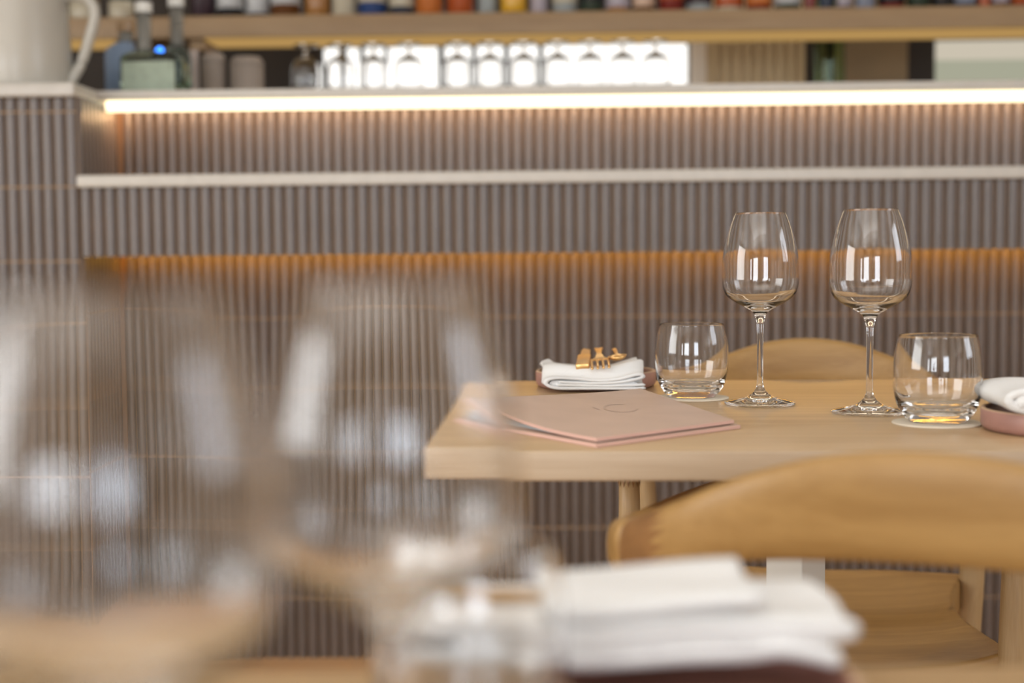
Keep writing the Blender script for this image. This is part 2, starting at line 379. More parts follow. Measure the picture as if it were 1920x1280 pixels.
# (left px, right px, body, label or None, label bottom, words)
row = [(366, 411, 'plum', None, 0, 'dark plum bottle at the left end of the shelf row'),
       (414, 464, 'black', 'white', .10, 'black bottle with a white label next to the plum bottle'),
       (469, 509, 'navy', 'white', .05, 'slim dark bottle with a tall pale grey label'),
       (514, 570, 'brown', 'white', .13, 'broad brown bottle with a white label set high'),
       (578, 622, 'tan', 'amber', .03, 'tan bottle with an amber label left of the tall cream one'),
       (627, 672, 'cream', None, 0, 'cream bottle beside the blue labelled bottle'),
       (676, 728, 'blue', 'cream', .14, 'bright blue bottle with a cream label'),
       (733, 779, 'navy', 'cream', .09, 'navy bottle with a cream label right of the bright blue one'),
       (782, 832, 'orange', None, 0, 'orange bottle right of the navy one'),
       (840, 889, 'red', 'orange', .18, 'red orange bottle with an orange label'),
       (897, 932, 'silver', None, 0, 'clear silvery bottle right of the orange ones'),
       (940, 986, 'brown', 'yellow', .03, 'brown bottle with a bright yellow label'),
       (994, 1026, 'lilac', None, 0, 'slim pale lilac bottle right of the yellow label'),
       (1036, 1080, 'silver', 'cream', .10, 'silvery bottle with a cream label'),
       (1086, 1128, 'green', 'black', .12, 'dark green bottle in the middle of the shelf row'),
       (1134, 1178, 'amber', 'lilac', .06, 'amber bottle with a faded lilac label'),
       (1184, 1224, 'brown', 'rose', .06, 'brown bottle with a round pale pink label'),
       (1232, 1278, 'crimson', 'red', .12, 'crimson bottle with a red label and pale top'),
       (1284, 1330, 'silver', 'plum', .08, 'silvery bottle with a dark plum label band'),
       (1336, 1386, 'cream', 'red', .05, 'cream bottle with a red base label'),
       (1394, 1440, 'crimson', 'orange', .06, 'crimson bottle with an orange label'),
       (1446, 1494, 'green', 'white', .07, 'dark bottle with a wide white label'),
       (1500, 1524, 'crimson', None, 0, 'narrow plain crimson bottle'),
       (1528, 1556, 'navy', None, 0, 'narrow plain navy bottle'),
       (1562, 1588, 'plum', 'lilac', .05, 'narrow plum bottle with a lilac label'),
       (1596, 1632, 'steelblue', None, 0, 'blue grey bottle right of the lilac labelled one'),
       (1640, 1686, 'crimson', 'black', .06, 'crimson bottle with a black label'),
       (1692, 1732, 'green', None, 0, 'plain dark green bottle near the right end of the row'),
       (1738, 1774, 'black', None, 0, 'plain black bottle near the right end of the row'),
       (1780, 1818, 'navy', 'steelblue', .05, 'navy bottle with a blue grey label'),
       (1824, 1846, 'red', None, 0, 'narrow red bottle near the right end of the row'),
       (1850, 1880, 'brown', 'lilac', .06, 'brown bottle with a lilac label near the right edge'),
       (1886, 1920, 'crimson', 'red', .05, 'dark crimson bottle at the right end of the row')]
DBT = SF + 0.075
for a, b, c, lb, lo, words in row:
    x = wx((a + b) / 2, DBT); r = (b - a) / 2 * DBT / 2667
    t = spirit_bottle(x, DBT, 1.5422, r, 0.27 + 0.03 * random.random(), bm_(c, None), bm_(lb, None) if lb else None, cap=bm_('black', None), lab=(lo if lb else .1, .42))
    tag(t, words, 'bottle', 'spirit bottles on the back bar shelf')
for a, b, c, words in ((140, 196, 'tan', 'pale tan bottle on the shelf seen through the jug handle'), (214, 258, 'green', 'olive bottle on the shelf right of the jug'), (150, 160, 'brown', None)):
    if words is None: continue
    x = wx((a + b) / 2, DBT); r = (b - a) / 2 * DBT / 2667
    tag(spirit_bottle(x, DBT, 1.5422, r, 0.26, bm_(c, None), bm_('cream', None), cap=bm_('red', None), lab=(.02, .2)), words, 'bottle', 'spirit bottles on the back bar shelf')

# wine glass, tumbler
def bowl_glass(name, scale=1.0):
    outer = [(0.0400, 0.0), (0.0408, 0.0013), (0.0402, 0.0024), (0.030, 0.0050), (0.0165, 0.0086), (0.0078, 0.0144), (0.0046, 0.0200), (0.0037, 0.0260), (0.0036, 0.050), (0.0038, 0.089),
             (0.0046, 0.097), (0.0083, 0.1065), (0.0165, 0.1123), (0.0275, 0.1182), (0.0362, 0.1240), (0.0410, 0.1300), (0.0439, 0.1410), (0.0439, 0.1530), (0.0426, 0.1760), (0.0367, 0.2015), (0.02912, 0.2219)]
    inner = [(0.02838, 0.2219), (0.0357, 0.2017), (0.0416, 0.1760), (0.0428, 0.1530), (0.0428, 0.1415), (0.0398, 0.1312), (0.0346, 0.1254), (0.0255, 0.1200), (0.0130, 0.1155), (0.0, 0.1142)]
    foot, bowl = bmesh.new(), bmesh.new()
    o1 = smoothprof(outer, 5); i1 = smoothprof(inner, 5)
    root = empty(name, (0, 0, 0))
    lathe(foot, [(0.0, 0.0012), (0.012, 0.0014), (0.034, 0.0004)] + o1 + [(0.02908, 0.22215), (0.02895, 0.22232), (0.02875, 0.22238), (0.02855, 0.22232), (0.02842, 0.22215)] + i1, 72)
    for f in foot.faces: f.smooth = True
    return root, foot
def make_wine_glass():
    root, bm = bowl_glass('wine_glass')
    bmesh.ops.remove_doubles(bm, verts=bm.verts, dist=1e-6)
    link('bowl_and_stem', bm, M['glass'], root, smooth=True)
    return root
wg = make_wine_glass()
GG = 'wine glasses on the tables'
def place(o, x, y, z, rz=0.0, s=1.0):
    o.location = (x, y, z); o.rotation_euler.z = rz; o.scale = (s, s, s); return o
TZ, FZ = 0.73, 0.685
place(wg, 0.2886, 1.651, TZ + 0.0004); tag(wg, 'tall empty wine glass on the far table, left of its pair, beside the paper coaster', 'wine glass', GG)
g2 = copy_tree(wg); place(g2, 0.3915, 1.553, TZ + 0.0004); tag(g2, 'tall empty wine glass on the far table, right of its pair and nearer the camera', 'wine glass', GG)
g3 = copy_tree(wg); place(g3, -0.0397, 0.463, FZ + 0.0004, s=0.949); tag(g3, 'out of focus wine glass in the foreground in front of the table corner', 'wine glass', GG)
g4 = copy_tree(wg); place(g4, -0.1034, 0.366, FZ + 0.0004, s=0.949); tag(g4, 'very blurred wine glass in the foreground at the left edge of the picture', 'wine glass', GG)

def make_tumbler():
    outer = [(0.0280, 0.0), (0.0292, 0.0008), (0.0350, 0.0075), (0.0405, 0.0175), (0.0434, 0.030), (0.0445, 0.047), (0.0432, 0.069), (0.03882, 0.0885)]
    inner = [(0.03788, 0.0885), (0.0420, 0.069), (0.0432, 0.047), (0.0420, 0.031), (0.0380, 0.0200), (0.0310, 0.0140), (0.018, 0.0118), (0.0, 0.0112)]
    bm = bmesh.new(); lathe(bm, [(0.0, 0.0020), (0.016, 0.0018), (0.0245, 0.0)] + smoothprof(outer, 5) + [(0.03876, 0.08880), (0.03860, 0.08902), (0.03835, 0.08910), (0.03810, 0.08902), (0.03794, 0.08880)] + smoothprof(inner, 5), 72)
    return link('water_tumbler', bm, M['glass'], smooth=True)
def make_coaster():
    bm = bmesh.new(); lathe(bm, [(0, 0), (0.0447, 0), (0.0450, 0.0005), (0.0450, 0.0013), (0.0447, 0.0016), (0, 0.0016)], 64)
    return link('coaster', bm, M['coaster'])
co = make_coaster(); place(co, 0.2188, 1.729, TZ + 0.0002); tag(co, 'cream round coaster under the tumbler left of the wine glasses', 'coaster', 'coasters')
c2 = copy_tree(co); place(c2, 0.4351, 1.4505, TZ + 0.0002); tag(c2, 'cream round coaster under the tumbler right of the wine glasses', 'coaster', 'coasters')
c3 = copy_tree(co); place(c3, -0.0205, 0.630, FZ + 0.0002); tag(c3, 'cream round coaster under the blurred foreground tumbler', 'coaster', 'coasters')
tu = make_tumbler(); GT = 'water tumblers'
place(tu, 0.2190, 1.731, TZ + 0.0022); tag(tu, 'empty rounded tumbler on a coaster beside the white napkin plate', 'tumbler', GT)
t2 = copy_tree(tu); place(t2, 0.4360, 1.4530, TZ + 0.0022, 1.0); tag(t2, 'empty rounded tumbler on a coaster right of the wine glasses', 'tumbler', GT)
t3 = copy_tree(tu); place(t3, -0.0205, 0.630, FZ + 0.0022, 2.0); tag(t3, 'blurred foreground tumbler in front of the folded white napkin', 'tumbler', GT)

# hanging stemware under the shelf
GH = 'stem glasses hanging under the bottle shelf'
hx = [(577, 'leftmost stem glass hanging under the shelf, over the dark panel'), (640, 'second stem glass from the left hanging under the shelf'), (702, 'third stem glass from the left hanging under the shelf'),
      (768, 'stem glass hanging before the wide left daylight pane'), (858, 'stem glass hanging before the narrow pane left of three'), (918, 'stem glass hanging before the middle narrow pane'), (981, 'stem glass hanging before the narrow pane right of three'), (1044, 'hanging stem glass at the left end of the widest daylight pane'), (1104, 'second of four stem glasses hanging before the widest daylight pane'),
      (1165, 'third of four stem glasses hanging before the widest daylight pane'), (1226, 'rightmost stem glass hanging under the shelf')]
DH = SF + 0.12
for px_, words in hx:
    h = empty('stem_glass', bar @ Vector((wx(px_, DH), DH, 1.480))); h.rotation_euler.z = WR
    prof = [(0.0, 0.0), (0.033, 0.0), (0.033, -0.002), (0.008, -0.006), (0.0042, -0.010), (0.0042, -0.026), (0.012, -0.031), (0.034, -0.044), (0.0415, -0.064), (0.0405, -0.110), (0.035, -0.150), (0.0342, -0.150), (0.0397, -0.110), (0.0405, -0.064), (0.0335, -0.0452), (0.012, -0.0325), (0.0, -0.0315)]
    bm = bmesh.new(); lathe(bm, prof, 40); link('bowl_and_stem', bm, M['glass'], h, smooth=True)
    tag(h, words, 'stem glass', GH)

# things standing on the countertop
def counter(x_px, D): return bar @ Vector((wx(x_px, D), D, 1.2658))
jug = empty('jug', counter(38, 3.03)); jug.rotation_euler.z = WR
tag(jug, 'large white ceramic jug with a loop handle on the pier at the left edge', 'jug')
rj = 0.119
bm = bmesh.new(); lathe(bm, [(0, 0), (rj * 0.98, 0), (rj, 0.006), (rj * 0.965, 0.09), (rj * 0.90, 0.20), (rj * 0.84, 0.26), (rj * 0.87, 0.30), (rj * 0.83, 0.30), (rj * 0.80, 0.26), (rj * 0.86, 0.20), (rj * 0.94, 0.02), (0, 0.015)], 64)
link('body', bm, M['ceramic'], jug, smooth=True)
bm = bmesh.new(); hp = catmull([(0.098, 0, 0.195), (0.128, 0, 0.199), (0.160, 0, 0.190), (0.173, 0, 0.160), (0.160, 0, 0.110), (0.140, 0, 0.055), (0.108, 0, 0.006)], 8)
tube(bm, hp, 0.0115, 14, flat=1.0); link('handle', bm, M['ceramic'], jug, smooth=True)

gg = glass('green_bottle_glass', (0.78, 0.87, 0.82)); neckm = plain('grey_foil_neck', (0.20, 0.195, 0.175), 0.35); gb = glass('blue_bottle_glass', (0.68, 0.78, 0.93))
lab = plain('sage_label', (0.30, 0.36, 0.28), 0.6, var=0.12, vscale=60)
def flat_bottle(px_, D, wpx, h, neckpx, m, label, capm, words, bodyh):
    o = empty('gin_bottle', counter(px_, D)); o.rotation_euler.z = WR
    hw = wpx / 2 * D / 2667; dp = hw * 0.6; nx = (neckpx - px_) * D / 2667
    bm = bmesh.new(); rings = []
    prof = [(1.0, 0.0, 0), (1.0, bodyh * 0.82, 0), (0.93, bodyh * 0.92, 0.1), (0.7, bodyh * 0.985, 0.4), (0.0155 / hw * 1.15, bodyh + 0.004, 1)]
    for s, z, t in prof:
        ring = []
        for k in range(32):
            a = 2 * math.pi * k / 32; c, s_ = math.cos(a), math.sin(a)
            e_ = 0.5; x = math.copysign(abs(c) ** e_, c) * hw * s; y = math.copysign(abs(s_) ** e_, s_) * (dp * s if t < 0.9 else hw * s)
            ring.append(bm.verts.new((x + nx * t, y, z)))
        rings.append(ring)
    for a, b in zip(rings, rings[1:]):
        for k in range(32): bm.faces.new((a[k], a[(k + 1) % 32], b[(k + 1) % 32], b[k]))
    bm.faces.new(rings[0][::-1]); bm.faces.new(rings[-1])
    link('body', bm, m, o, smooth=True)
    if label is not None:
        bm = bmesh.new(); box(bm, -hw * 0.84, hw * 0.86, -dp - 0.0015, -dp - 0.0003, 0.008, bodyh * 0.76); bevel(link('label', bm, label, o), 0.0005)
    bm = bmesh.new(); lathe(bm, [(0, bodyh + 0.0045), (0.0175, bodyh + 0.0045), (0.0157, bodyh + 0.014), (0.0152, h - 0.0215), (0, h - 0.0215)], 28, cx=nx); link('neck', bm, neckm, o, smooth=True)
    bm = bmesh.new(); lathe(bm, [(0, h - 0.022), (0.019, h - 0.022), (0.019, h), (0, h)], 24, cx=nx); link('cap', bm, capm, o)
    return tag(o, words, 'bottle', 'gin bottles on the countertop')
flat_bottle(293, 3.16, 116, 0.205, 277, gg, lab, M['steel'], 'wide green glass bottle with a sage label beside the jug', 0.094)
flat_bottle(338, 3.36, 48, 0.252, 338, gg, None, M['steel'], 'narrow dark green bottle behind the sage labelled one', 0.133)
flat_bottle(234, 3.30, 58, 0.185, 244, plain('pale_blue_frosted_glass', (0.20, 0.27, 0.38), 0.4), None, bm_('tan', None), 'small pale blue glass bottle right of the jug handle', 0.135)
# dark stand made up to carry a blue light among the bottles
cm = empty('charging_stand', counter(306, 3.25)); cm.rotation_euler.z = WR
tag(cm, 'small dark stand among the gin bottles with a round blue indicator light', 'stand')
bm = bmesh.new(); box(bm, -0.013, 0.013, 0.0, 0.03, 0.0, 0.124); bevel(link('body', bm, M['dark'], cm), 0.004)
bm = bmesh.new(); lathe(bm, [(0, 0), (0.0095, 0), (0.008, 0.003), (0, 0.004)], 20)
o = link('indicator_light', bm, M['ledblue'], cm, loc=(0.0, -0.0005, 0.112)); o.rotation_euler = (R(90), 0, 0)
# back counter
bc = empty('back_counter', (0, 0, 0), WR); tag(bc, 'dark back counter along the wall behind the bar', 'counter')
bm = bmesh.new(); box(bm, -2.6, 2.6, 3.98, BW - 0.002, 0, 0.88); link('cabinet', bm, M['dark'], bc)
bm = bmesh.new(); box(bm, -2.6, 2.6, 3.96, BW - 0.002, 0.8805, 0.9195); link('worktop', bm, M['umber'], bc)
# canisters on the countertop
can = plain('taupe_paper_bag', (0.30, 0.25, 0.21), 0.8); wht = plain('pinkish_white_card', (0.55, 0.46, 0.42), 0.8)
for a, b, hh, m, name, words, cat in ((360, 377, 0.135, wht, 'menu_stand', 'slim pinkish white card stand right of the green bottle', 'card stand'), (383, 427, 0.126, can, 'canister', 'straight taupe canister right of the card stand', 'canister'), (436, 498, 0.116, can, 'canister', 'wider taupe canister with a rounded lid on the countertop', 'canister')):
    D = 3.40; o = empty(name, counter((a + b) / 2, D)); o.rotation_euler.z = WR
    hw = (b - a) / 2 * D / 2667
    if name == 'menu_stand':
        bm = bmesh.new(); box(bm, -hw, hw, -0.002, 0.002, 0.006, hh); link('card', bm, m, o)
        bm = bmesh.new(); box(bm, -hw, hw, -0.015, 0.015, 0, 0.006); link('base', bm, m, o)
        tag(o, words, cat)
    else:
        bm = bmesh.new(); lathe(bm, [(0, 0), (hw * .97, 0), (hw, 0.003), (hw, hh * .8), (0, hh * .8)], 40); link('body', bm, m, o)
        bm = bmesh.new(); lathe(bm, [(0, hh * .8), (hw * 1.01, hh * .8), (hw * 1.0, hh * .9), (hw * .8, hh), (0, hh * 1.02)], 40); link('lid', bm, m, o, smooth=True)
        tag(o, words, cat, 'canisters on the countertop')
# greenish bottle before the tan panels
t = spirit_bottle(wx(1548, 4.15), 4.15, 0.9195, 0.043, 0.82, glass('sage_bottle_glass', (0.55, 0.66, 0.50)), None, cap=bm_('black', None), bodyh=0.80)
t.name = 'tall_bottle'; tag(t, 'tall sage green glass bottle standing on the back counter before the tan panels', 'bottle')

# ------------------------------------------------------------------ tables
def make_table(wd, dp, z, words, loc, rz):
    o = empty('dining_table', loc, rz)
    bm = bmesh.new(); box(bm, -wd / 2, wd / 2, -dp / 2, dp / 2, z - 0.028, z)
    top = link('tabletop', bm, [M['oak'], M['oakend']], o)
    for p in top.data.polygons:
        if abs(p.normal.z) < 0.5: p.material_index = 1
    bevel(top, 0.003)
    bm = bmesh.new(); s = 0.0245; box(bm, -s, s, -s, s, 0.012, z - 0.034); ps = link('post', bm, M['steel'], o, loc=(-0.018, 0, 0), rz=R(45) + 0.07)
    bevel(ps, 0.002)
    bm = bmesh.new(); box(bm, -0.11, 0.11, -0.11, 0.11, z - 0.0345, z - 0.0285); link('mounting_plate', bm, M['steel'], o)
    bm = bmesh.new(); box(bm, -0.09, 0.09, -0.09, 0.09, 0.0005, 0.0125); bevel(link('base_plate', bm, M['steel'], o), 0.003)
    return tag(o, words, 'table', 'square oak dining tables')
TR = R(-3.0)
TC = (0.342, 1.6155)
make_table(0.80, 0.72, TZ, 'light oak table with white steel post, carrying two wine glasses and a menu', (TC[0], TC[1], 0), TR)
make_table(0.86, 0.78, FZ, 'near oak table carrying the blurred foreground glasses and napkin', (0.0, 0.358, 0), 0)

# ------------------------------------------------------------------ chairs
def make_chair():
    o = empty('dining_chair', (0, 0, 0))
    # rail path (plan), half: from arm tip to back centre; z top / bottom / thickness
    half = [(-0.228, -0.225, 0.668, 0.640, 0.020), (-0.240, -0.13, 0.671, 0.641, 0.021), (-0.250, -0.02, 0.674, 0.642, 0.021), (-0.252, 0.07, 0.679, 0.643, 0.019), (-0.243, 0.15, 0.690, 0.645, 0.016),
            (-0.218, 0.21, 0.702, 0.653, 0.0135), (-0.175, 0.252, 0.725, 0.673, 0.0115), (-0.12, 0.277, 0.751, 0.689, 0.0105), (-0.06, 0.289, 0.769, 0.696, 0.010), (0.0, 0.293, 0.775, 0.698, 0.010)]
    full = half + [(-a, b, c, d, e_) for a, b, c, d, e_ in half[-2::-1]]
    pl = catmull([(a, b, 0) for a, b, *_ in full], 6)
    q = catmull([(c, d, e_) for a, b, c, d, e_ in full], 6)
    N = len(pl); V = 40
    def ring(bm, i, shift=None):
        vs = []
        for k in range(V):
            t = i + (shift[k] if shift else 0.0)
            i0 = int(math.floor(t)); fr = t - i0; i0 = max(0, min(N - 2, i0))
            P = pl[i0].lerp(pl[i0 + 1], fr); Q = q[i0].lerp(q[i0 + 1], fr)
            d = (pl[min(i0 + 2, N - 1)] - pl[max(i0 - 1, 0)]).normalized(); nrm = Vector((d.y, -d.x, 0))
            a = 2 * math.pi * k / V; zc = (Q.x + Q.y) / 2; hz = (Q.x - Q.y) / 2
            ex = 0.8
            c, s = math.cos(a), math.sin(a)
            c = math.copysign(abs(c) ** ex, c); s = math.copysign(abs(s) ** ex, s)
            lean = (zc + s * hz - 0.66) * 0.10
            dirb = Vector((P.x * 0.0, 1, 0)) if P.y > 0.15 else Vector((0, 0, 0))
            vs.append(bm.verts.new(Vector((P.x, P.y, zc + s * hz)) + nrm * (c * Q.z) + dirb * lean * min(1, max(0, (P.y - 0.15) / 0.1))))
        return vs
    zig = [(-0.9 if k % 2 else 0.9) for k in range(V)]
    def loft(idx, sh0, sh1, name, m, caps):
        bm = bmesh.new(); rs = []
        for n_, i in enumerate(idx): rs.append(ring(bm, i, sh0 if n_ == 0 else (sh1 if n_ == len(idx) - 1 else None)))
        for a, b in zip(rs, rs[1:]):
            for k in range(V): bm.faces.new((a[k], a[(k + 1) % V], b[(k + 1) % V], b[k]))
        if caps[0]: bm.faces.new(rs[0][::-1])
        if caps[1]: bm.faces.new(rs[-1])
        return link(name, bm, m, o, smooth=True)
    J = 35
    loft([0.02] + list(range(1, J - 6)) + [J - 5], None, None, 'armrest', M['honey'], (True, True))
    loft([J - 5, J - 4, J - 3, J - 2, J], None, zig, 'finger_joint', M['joint'], (False, False))
    loft([J] + list(range(J + 2, N - J - 2)) + [N - 1 - J], zig, zig, 'backrest', M['honey'], (False, False))
    loft([N - 1 - J, N + 1 - J, N + 2 - J, N + 3 - J, N + 4 - J], zig, None, 'finger_joint', M['joint'], (False, False))
    loft([N + 4 - J] + list(range(N + 6 - J, N - 1)) + [N - 1.02], None, None, 'armrest', M['honey'], (True, True))
    for sx in (-1, 1):
        for fy, tx, ty, tz in ((-0.205, 0.228, -0.200, 0.645), (0.185, 0.240, 0.150, 0.648)):
            bm = bmesh.new(); P0 = Vector((sx * (0.222 if fy < 0 else 0.212), fy - (0.01 if fy < 0 else -0.03), 0.0005)); P1 = Vector((sx * tx, ty, tz))
            ts = [0, 0.02, 0.25, 0.5, 0.66, 0.8, 0.92, 1.0]; rs = [0.0120, 0.0128, 0.0155, 0.0178, 0.0178, 0.0155, 0.0132, 0.0125]
            tube(bm, [P0.lerp(P1, t) for t in ts], rs, 20); lg = link('leg', bm, M['honeyv'], o, smooth=True)
            # toothed joint where the leg enters the arm
            bm = bmesh.new(); A, B, Cc = [], [], []
            for k in range(28):
                a = 2 * math.pi * k / 28; r_ = 0.0136; cc = P0.lerp(P1, 1 - 0.004)
                zz = 0.018 if k % 2 else 0.004; c2_ = P0.lerp(P1, 1 - (zz + 0.006) / 0.645)
                A.append(bm.verts.new((cc.x + r_ * math.cos(a), cc.y + r_ * math.sin(a), tz))); B.append(bm.verts.new((c2_.x + (r_ + 0.0003) * math.cos(a), c2_.y + (r_ + 0.0003) * math.sin(a), c2_.z)))
            for k in range(28): bm.faces.new((A[k], A[(k + 1) % 28], B[(k + 1) % 28], B[k]))
            link('toothed_joint', bm, M['joint'], lg)
    # carved seat: rounded-square slab, dished, thin at the front edge
    bm = bmesh.new(); NU, NV = 36, 28
    def seat_pt(u, v, topf):
        x = u * 0.222; y = v * 0.205
        # front edge bows forward, sides pinch in towards the legs' rails
        if v < 0: y -= 0.028 * (1 - u * u) * (-v) ** 2
        y += 0.02 * (1 - u * u) * max(v, 0) ** 2
        x *= 1 - 0.16 * (1 - v * v) ** 1.5 * abs(u) ** 3
        dish = 0.016 * (1 - min(1, (u * u + v * v * 0.8)))
        z = 0.436 - dish - 0.022 * max(-v, 0) ** 3 * (1 - u ** 4)
        if not topf: z = 0.436 - 0.030 - 0.016 * (abs(u) ** 4) - 0.006 * max(-v, 0) ** 3 * (1 - u ** 2)
        return (x, y, z)
    top = [[bm.verts.new(seat_pt(-1 + 2 * i / NU, -1 + 2 * j / NV, True)) for i in range(NU + 1)] for j in range(NV + 1)]
    bot_ = [[bm.verts.new(seat_pt(-1 + 2 * i / NU, -1 + 2 * j / NV, False)) for i in range(NU + 1)] for j in range(NV + 1)]
    for j in range(NV):
        for i in range(NU):
            bm.faces.new((top[j][i], top[j][i + 1], top[j + 1][i + 1], top[j + 1][i])); bm.faces.new((bot_[j][i], bot_[j + 1][i], bot_[j + 1][i + 1], bot_[j][i + 1]))
    for i in range(NU): bm.faces.new((top[0][i], bot_[0][i], bot_[0][i + 1], top[0][i + 1])); bm.faces.new((top[NV][i], top[NV][i + 1], bot_[NV][i + 1], bot_[NV][i]))
    for j in range(NV): bm.faces.new((top[j][0], top[j + 1][0], bot_[j + 1][0], bot_[j][0])); bm.faces.new((top[j][NU], bot_[j][NU], bot_[j + 1][NU], top[j + 1][NU]))
    bevel(link('seat', bm, M['honey'], o), 0.006, 3)
    return o
ch = make_chair(); GC = 'oak elbow chairs at the far table'
place(ch, 0.402, 1.895, 0, R(-10)); tag(ch, 'honey wood chair beyond the table, rounded back showing between the wine glasses', 'chair', GC)
ch2 = copy_tree(ch); place(ch2, 0.372, 1.215, 0, R(160)); tag(ch2, 'honey wood chair nearest the camera, wide curved back in front of table edge', 'chair', GC)

# ------------------------------------------------------------------ plates, napkins, cutlery, menu
def make_plate():
    o = empty('side_plate', (0, 0, 0)); r = 0.0805; h = 0.0215
    bm = bmesh.new()
    prof = [(0, 0), (r - 0.006, 0), (r - 0.002, 0.0022), (r, 0.006), (r, h - 0.001), (r - 0.0012, h), (r - 0.0038, h), (r - 0.0048, h - 0.001), (r - 0.006, 0.009), (r - 0.010, 0.0062), (0, 0.0062)]
    mi = [0, 0, 0, 0, 2, 2, 2, 1, 1, 1]
    lathe(bm, prof, 80, mi=mi); link('dish', bm, [M['clay'], M['clayin'], M['clayrim']], o, smooth=True)
    return o
GP = 'pink stoneware side plates'
pl_ = make_plate(); place(pl_, 0.112, 1.903, TZ + 0.0003); tag(pl_, 'pink stoneware side plate at the back left of the far table under a folded napkin', 'plate', GP)
p2 = copy_tree(pl_); place(p2, 0.5435, 1.388, TZ + 0.0003); tag(p2, 'pink stoneware side plate at the right edge of the picture beside the tumbler', 'plate', GP)
p3 = copy_tree(pl_); place(p3, 0.092, 0.668, FZ + 0.0003, s=0.9); tag(p3, 'pink stoneware side plate in the foreground under the blurred napkin', 'plate', GP)

def ribbon(bm, path, th, y0, y1, ny=14, wob=0.0015, seed=0, taper=0.0):
    rnd = random.Random(seed); ph = [rnd.uniform(0, 6.28) for _ in range(6)]
    pts = catmull([(a, 0, b) for a, b in path], 8); n = len(pts)
    prof = []
    L, Rr = [], []
    for i, p in enumerate(pts):
        d = (pts[min(i + 1, n - 1)] - pts[max(i - 1, 0)]).normalized(); nm = Vector((-d.z, 0, d.x))
        L.append(p + nm * th / 2); Rr.append(p - nm * th / 2)
    # round ends
    d0 = (pts[0] - pts[1]).normalized(); d1 = (pts[-1] - pts[-2]).normalized()
    loop = L + [pts[-1] + d1 * th * 0.45] + Rr[::-1] + [pts[0] + d0 * th * 0.45]
    rings = []
    for j in range(ny + 1):
        t = j / ny; y = y0 + (y1 - y0) * t
        ring = []
        for p in loop:
            s = 1 - taper * t
            yy = y + 0.003 * math.sin(p.x * 55 + ph[2]) * (1 if j in (0, ny) else 0.5)
            ring.append(bm.verts.new((p.x * s + wob * math.sin(9 * t + ph[0] + p.z * 80), yy, p.z + wob * math.sin(7 * t + ph[1] + p.x * 30) * min(1, p.z / 0.01))))
        rings.append(ring)
    m = len(loop)
    for a, b in zip(rings, rings[1:]):
        for k in range(m): bm.faces.new((a[k], a[(k + 1) % m], b[(k + 1) % m], b[k]))
    # end caps as quad strips between the two sides
    for rg, flip in ((rings[0], False), (rings[-1], True)):
        nl = len(L)
        for i in range(nl - 1):
            q_ = [rg[i], rg[i + 1], rg[nl + 1 + (nl - 1 - (i + 1))], rg[nl + 1 + (nl - 1 - i)]]
            bm.faces.new(q_[::-1] if flip else q_)
        bm.faces.new([rg[nl - 1], rg[nl], rg[nl + 1]]); bm.faces.new([rg[0], rg[-1], rg[nl + nl]])
def sstep(a, b, t):
    t = max(0.0, min(1.0, (t - a) / (b - a))); return t * t * (3 - 2 * t)
def napkin(path_list, y0, y1, seed, drape=None):
    bm = bmesh.new()
    for pth, th, *rc in path_list: ribbon(bm, pth, th, y0 + (rc[0] if rc else 0), y1 - (rc[0] if rc else 0), ny=34 if drape else 14, seed=seed)
    if drape:                              # dx, dy to the plate centre, top height above the table
        dx, dy, top = drape; zm = max(v.co.z for v in bm.verts)
        for v in bm.verts:
            rho = math.hypot(v.co.x - dx, v.co.y - dy)
            zb = 0.0072 + 0.0155 * sstep(0.066, 0.0735, rho) - 0.0185 * sstep(0.0825, 0.092, rho)
            tp = top + 0.004 * sstep(0.060, 0.075, rho) - 0.013 * sstep(0.072, 0.094, rho)
            v.co.z = zb + max(0.0, v.co.z) / zm * (tp - zb)
    o = link('folded_napkin', bm, M['linen'], smooth=True)
    return o
GN = 'folded white linen napkins'
far_path = [([(0.062, 0.0035), (0.03, 0.0030), (-0.02, 0.0028), (-0.050, 0.0045), (-0.062, 0.012), (-0.059, 0.0215), (-0.046, 0.0255), (-0.020, 0.0235), (0.004, 0.0205), (0.030, 0.0245), (0.050, 0.0325), (0.0605, 0.0345), (0.0625, 0.029), (0.053, 0.0245), (0.03, 0.0178), (0.0, 0.0145), (-0.030, 0.0150), (-0.044, 0.0168)], 0.0056),
            ([(0.0620, 0.0115), (0.04, 0.0110), (0.01, 0.0088), (-0.02, 0.0090), (-0.048, 0.0102)], 0.0052),
            ([(0.050, 0.0130), (0.0, 0.0120), (-0.053, 0.0135)], 0.0130, 0.0035), ([(0.052, 0.0240), (0.030, 0.0195)], 0.008, 0.004)]
nk = napkin(far_path, -0.098, 0.040, 3, (0.0075, 0.0, 0.0355)); place(nk, 0.1045, 1.903, TZ, 0); tag(nk, 'folded white napkin with gold cutlery on the plate at the back left of the table', 'napkin', GN)
right_path = [([(0.075, 0.004), (0.02, 0.003), (-0.05, 0.0040), (-0.069, 0.0105), (-0.064, 0.0185), (-0.035, 0.0230), (0.02, 0.0205), (0.075, 0.0185)], 0.008),
              ([(0.075, 0.0110), (0.02, 0.0115), (-0.060, 0.0112)], 0.0120)]
nk2 = napkin(right_path, -0.062, 0.055, 5); place(nk2, 0.5420, 1.388, TZ + 0.0222, R(-3)); tag(nk2, 'rolled grey white napkin on the plate at the right edge of the picture', 'napkin', GN)
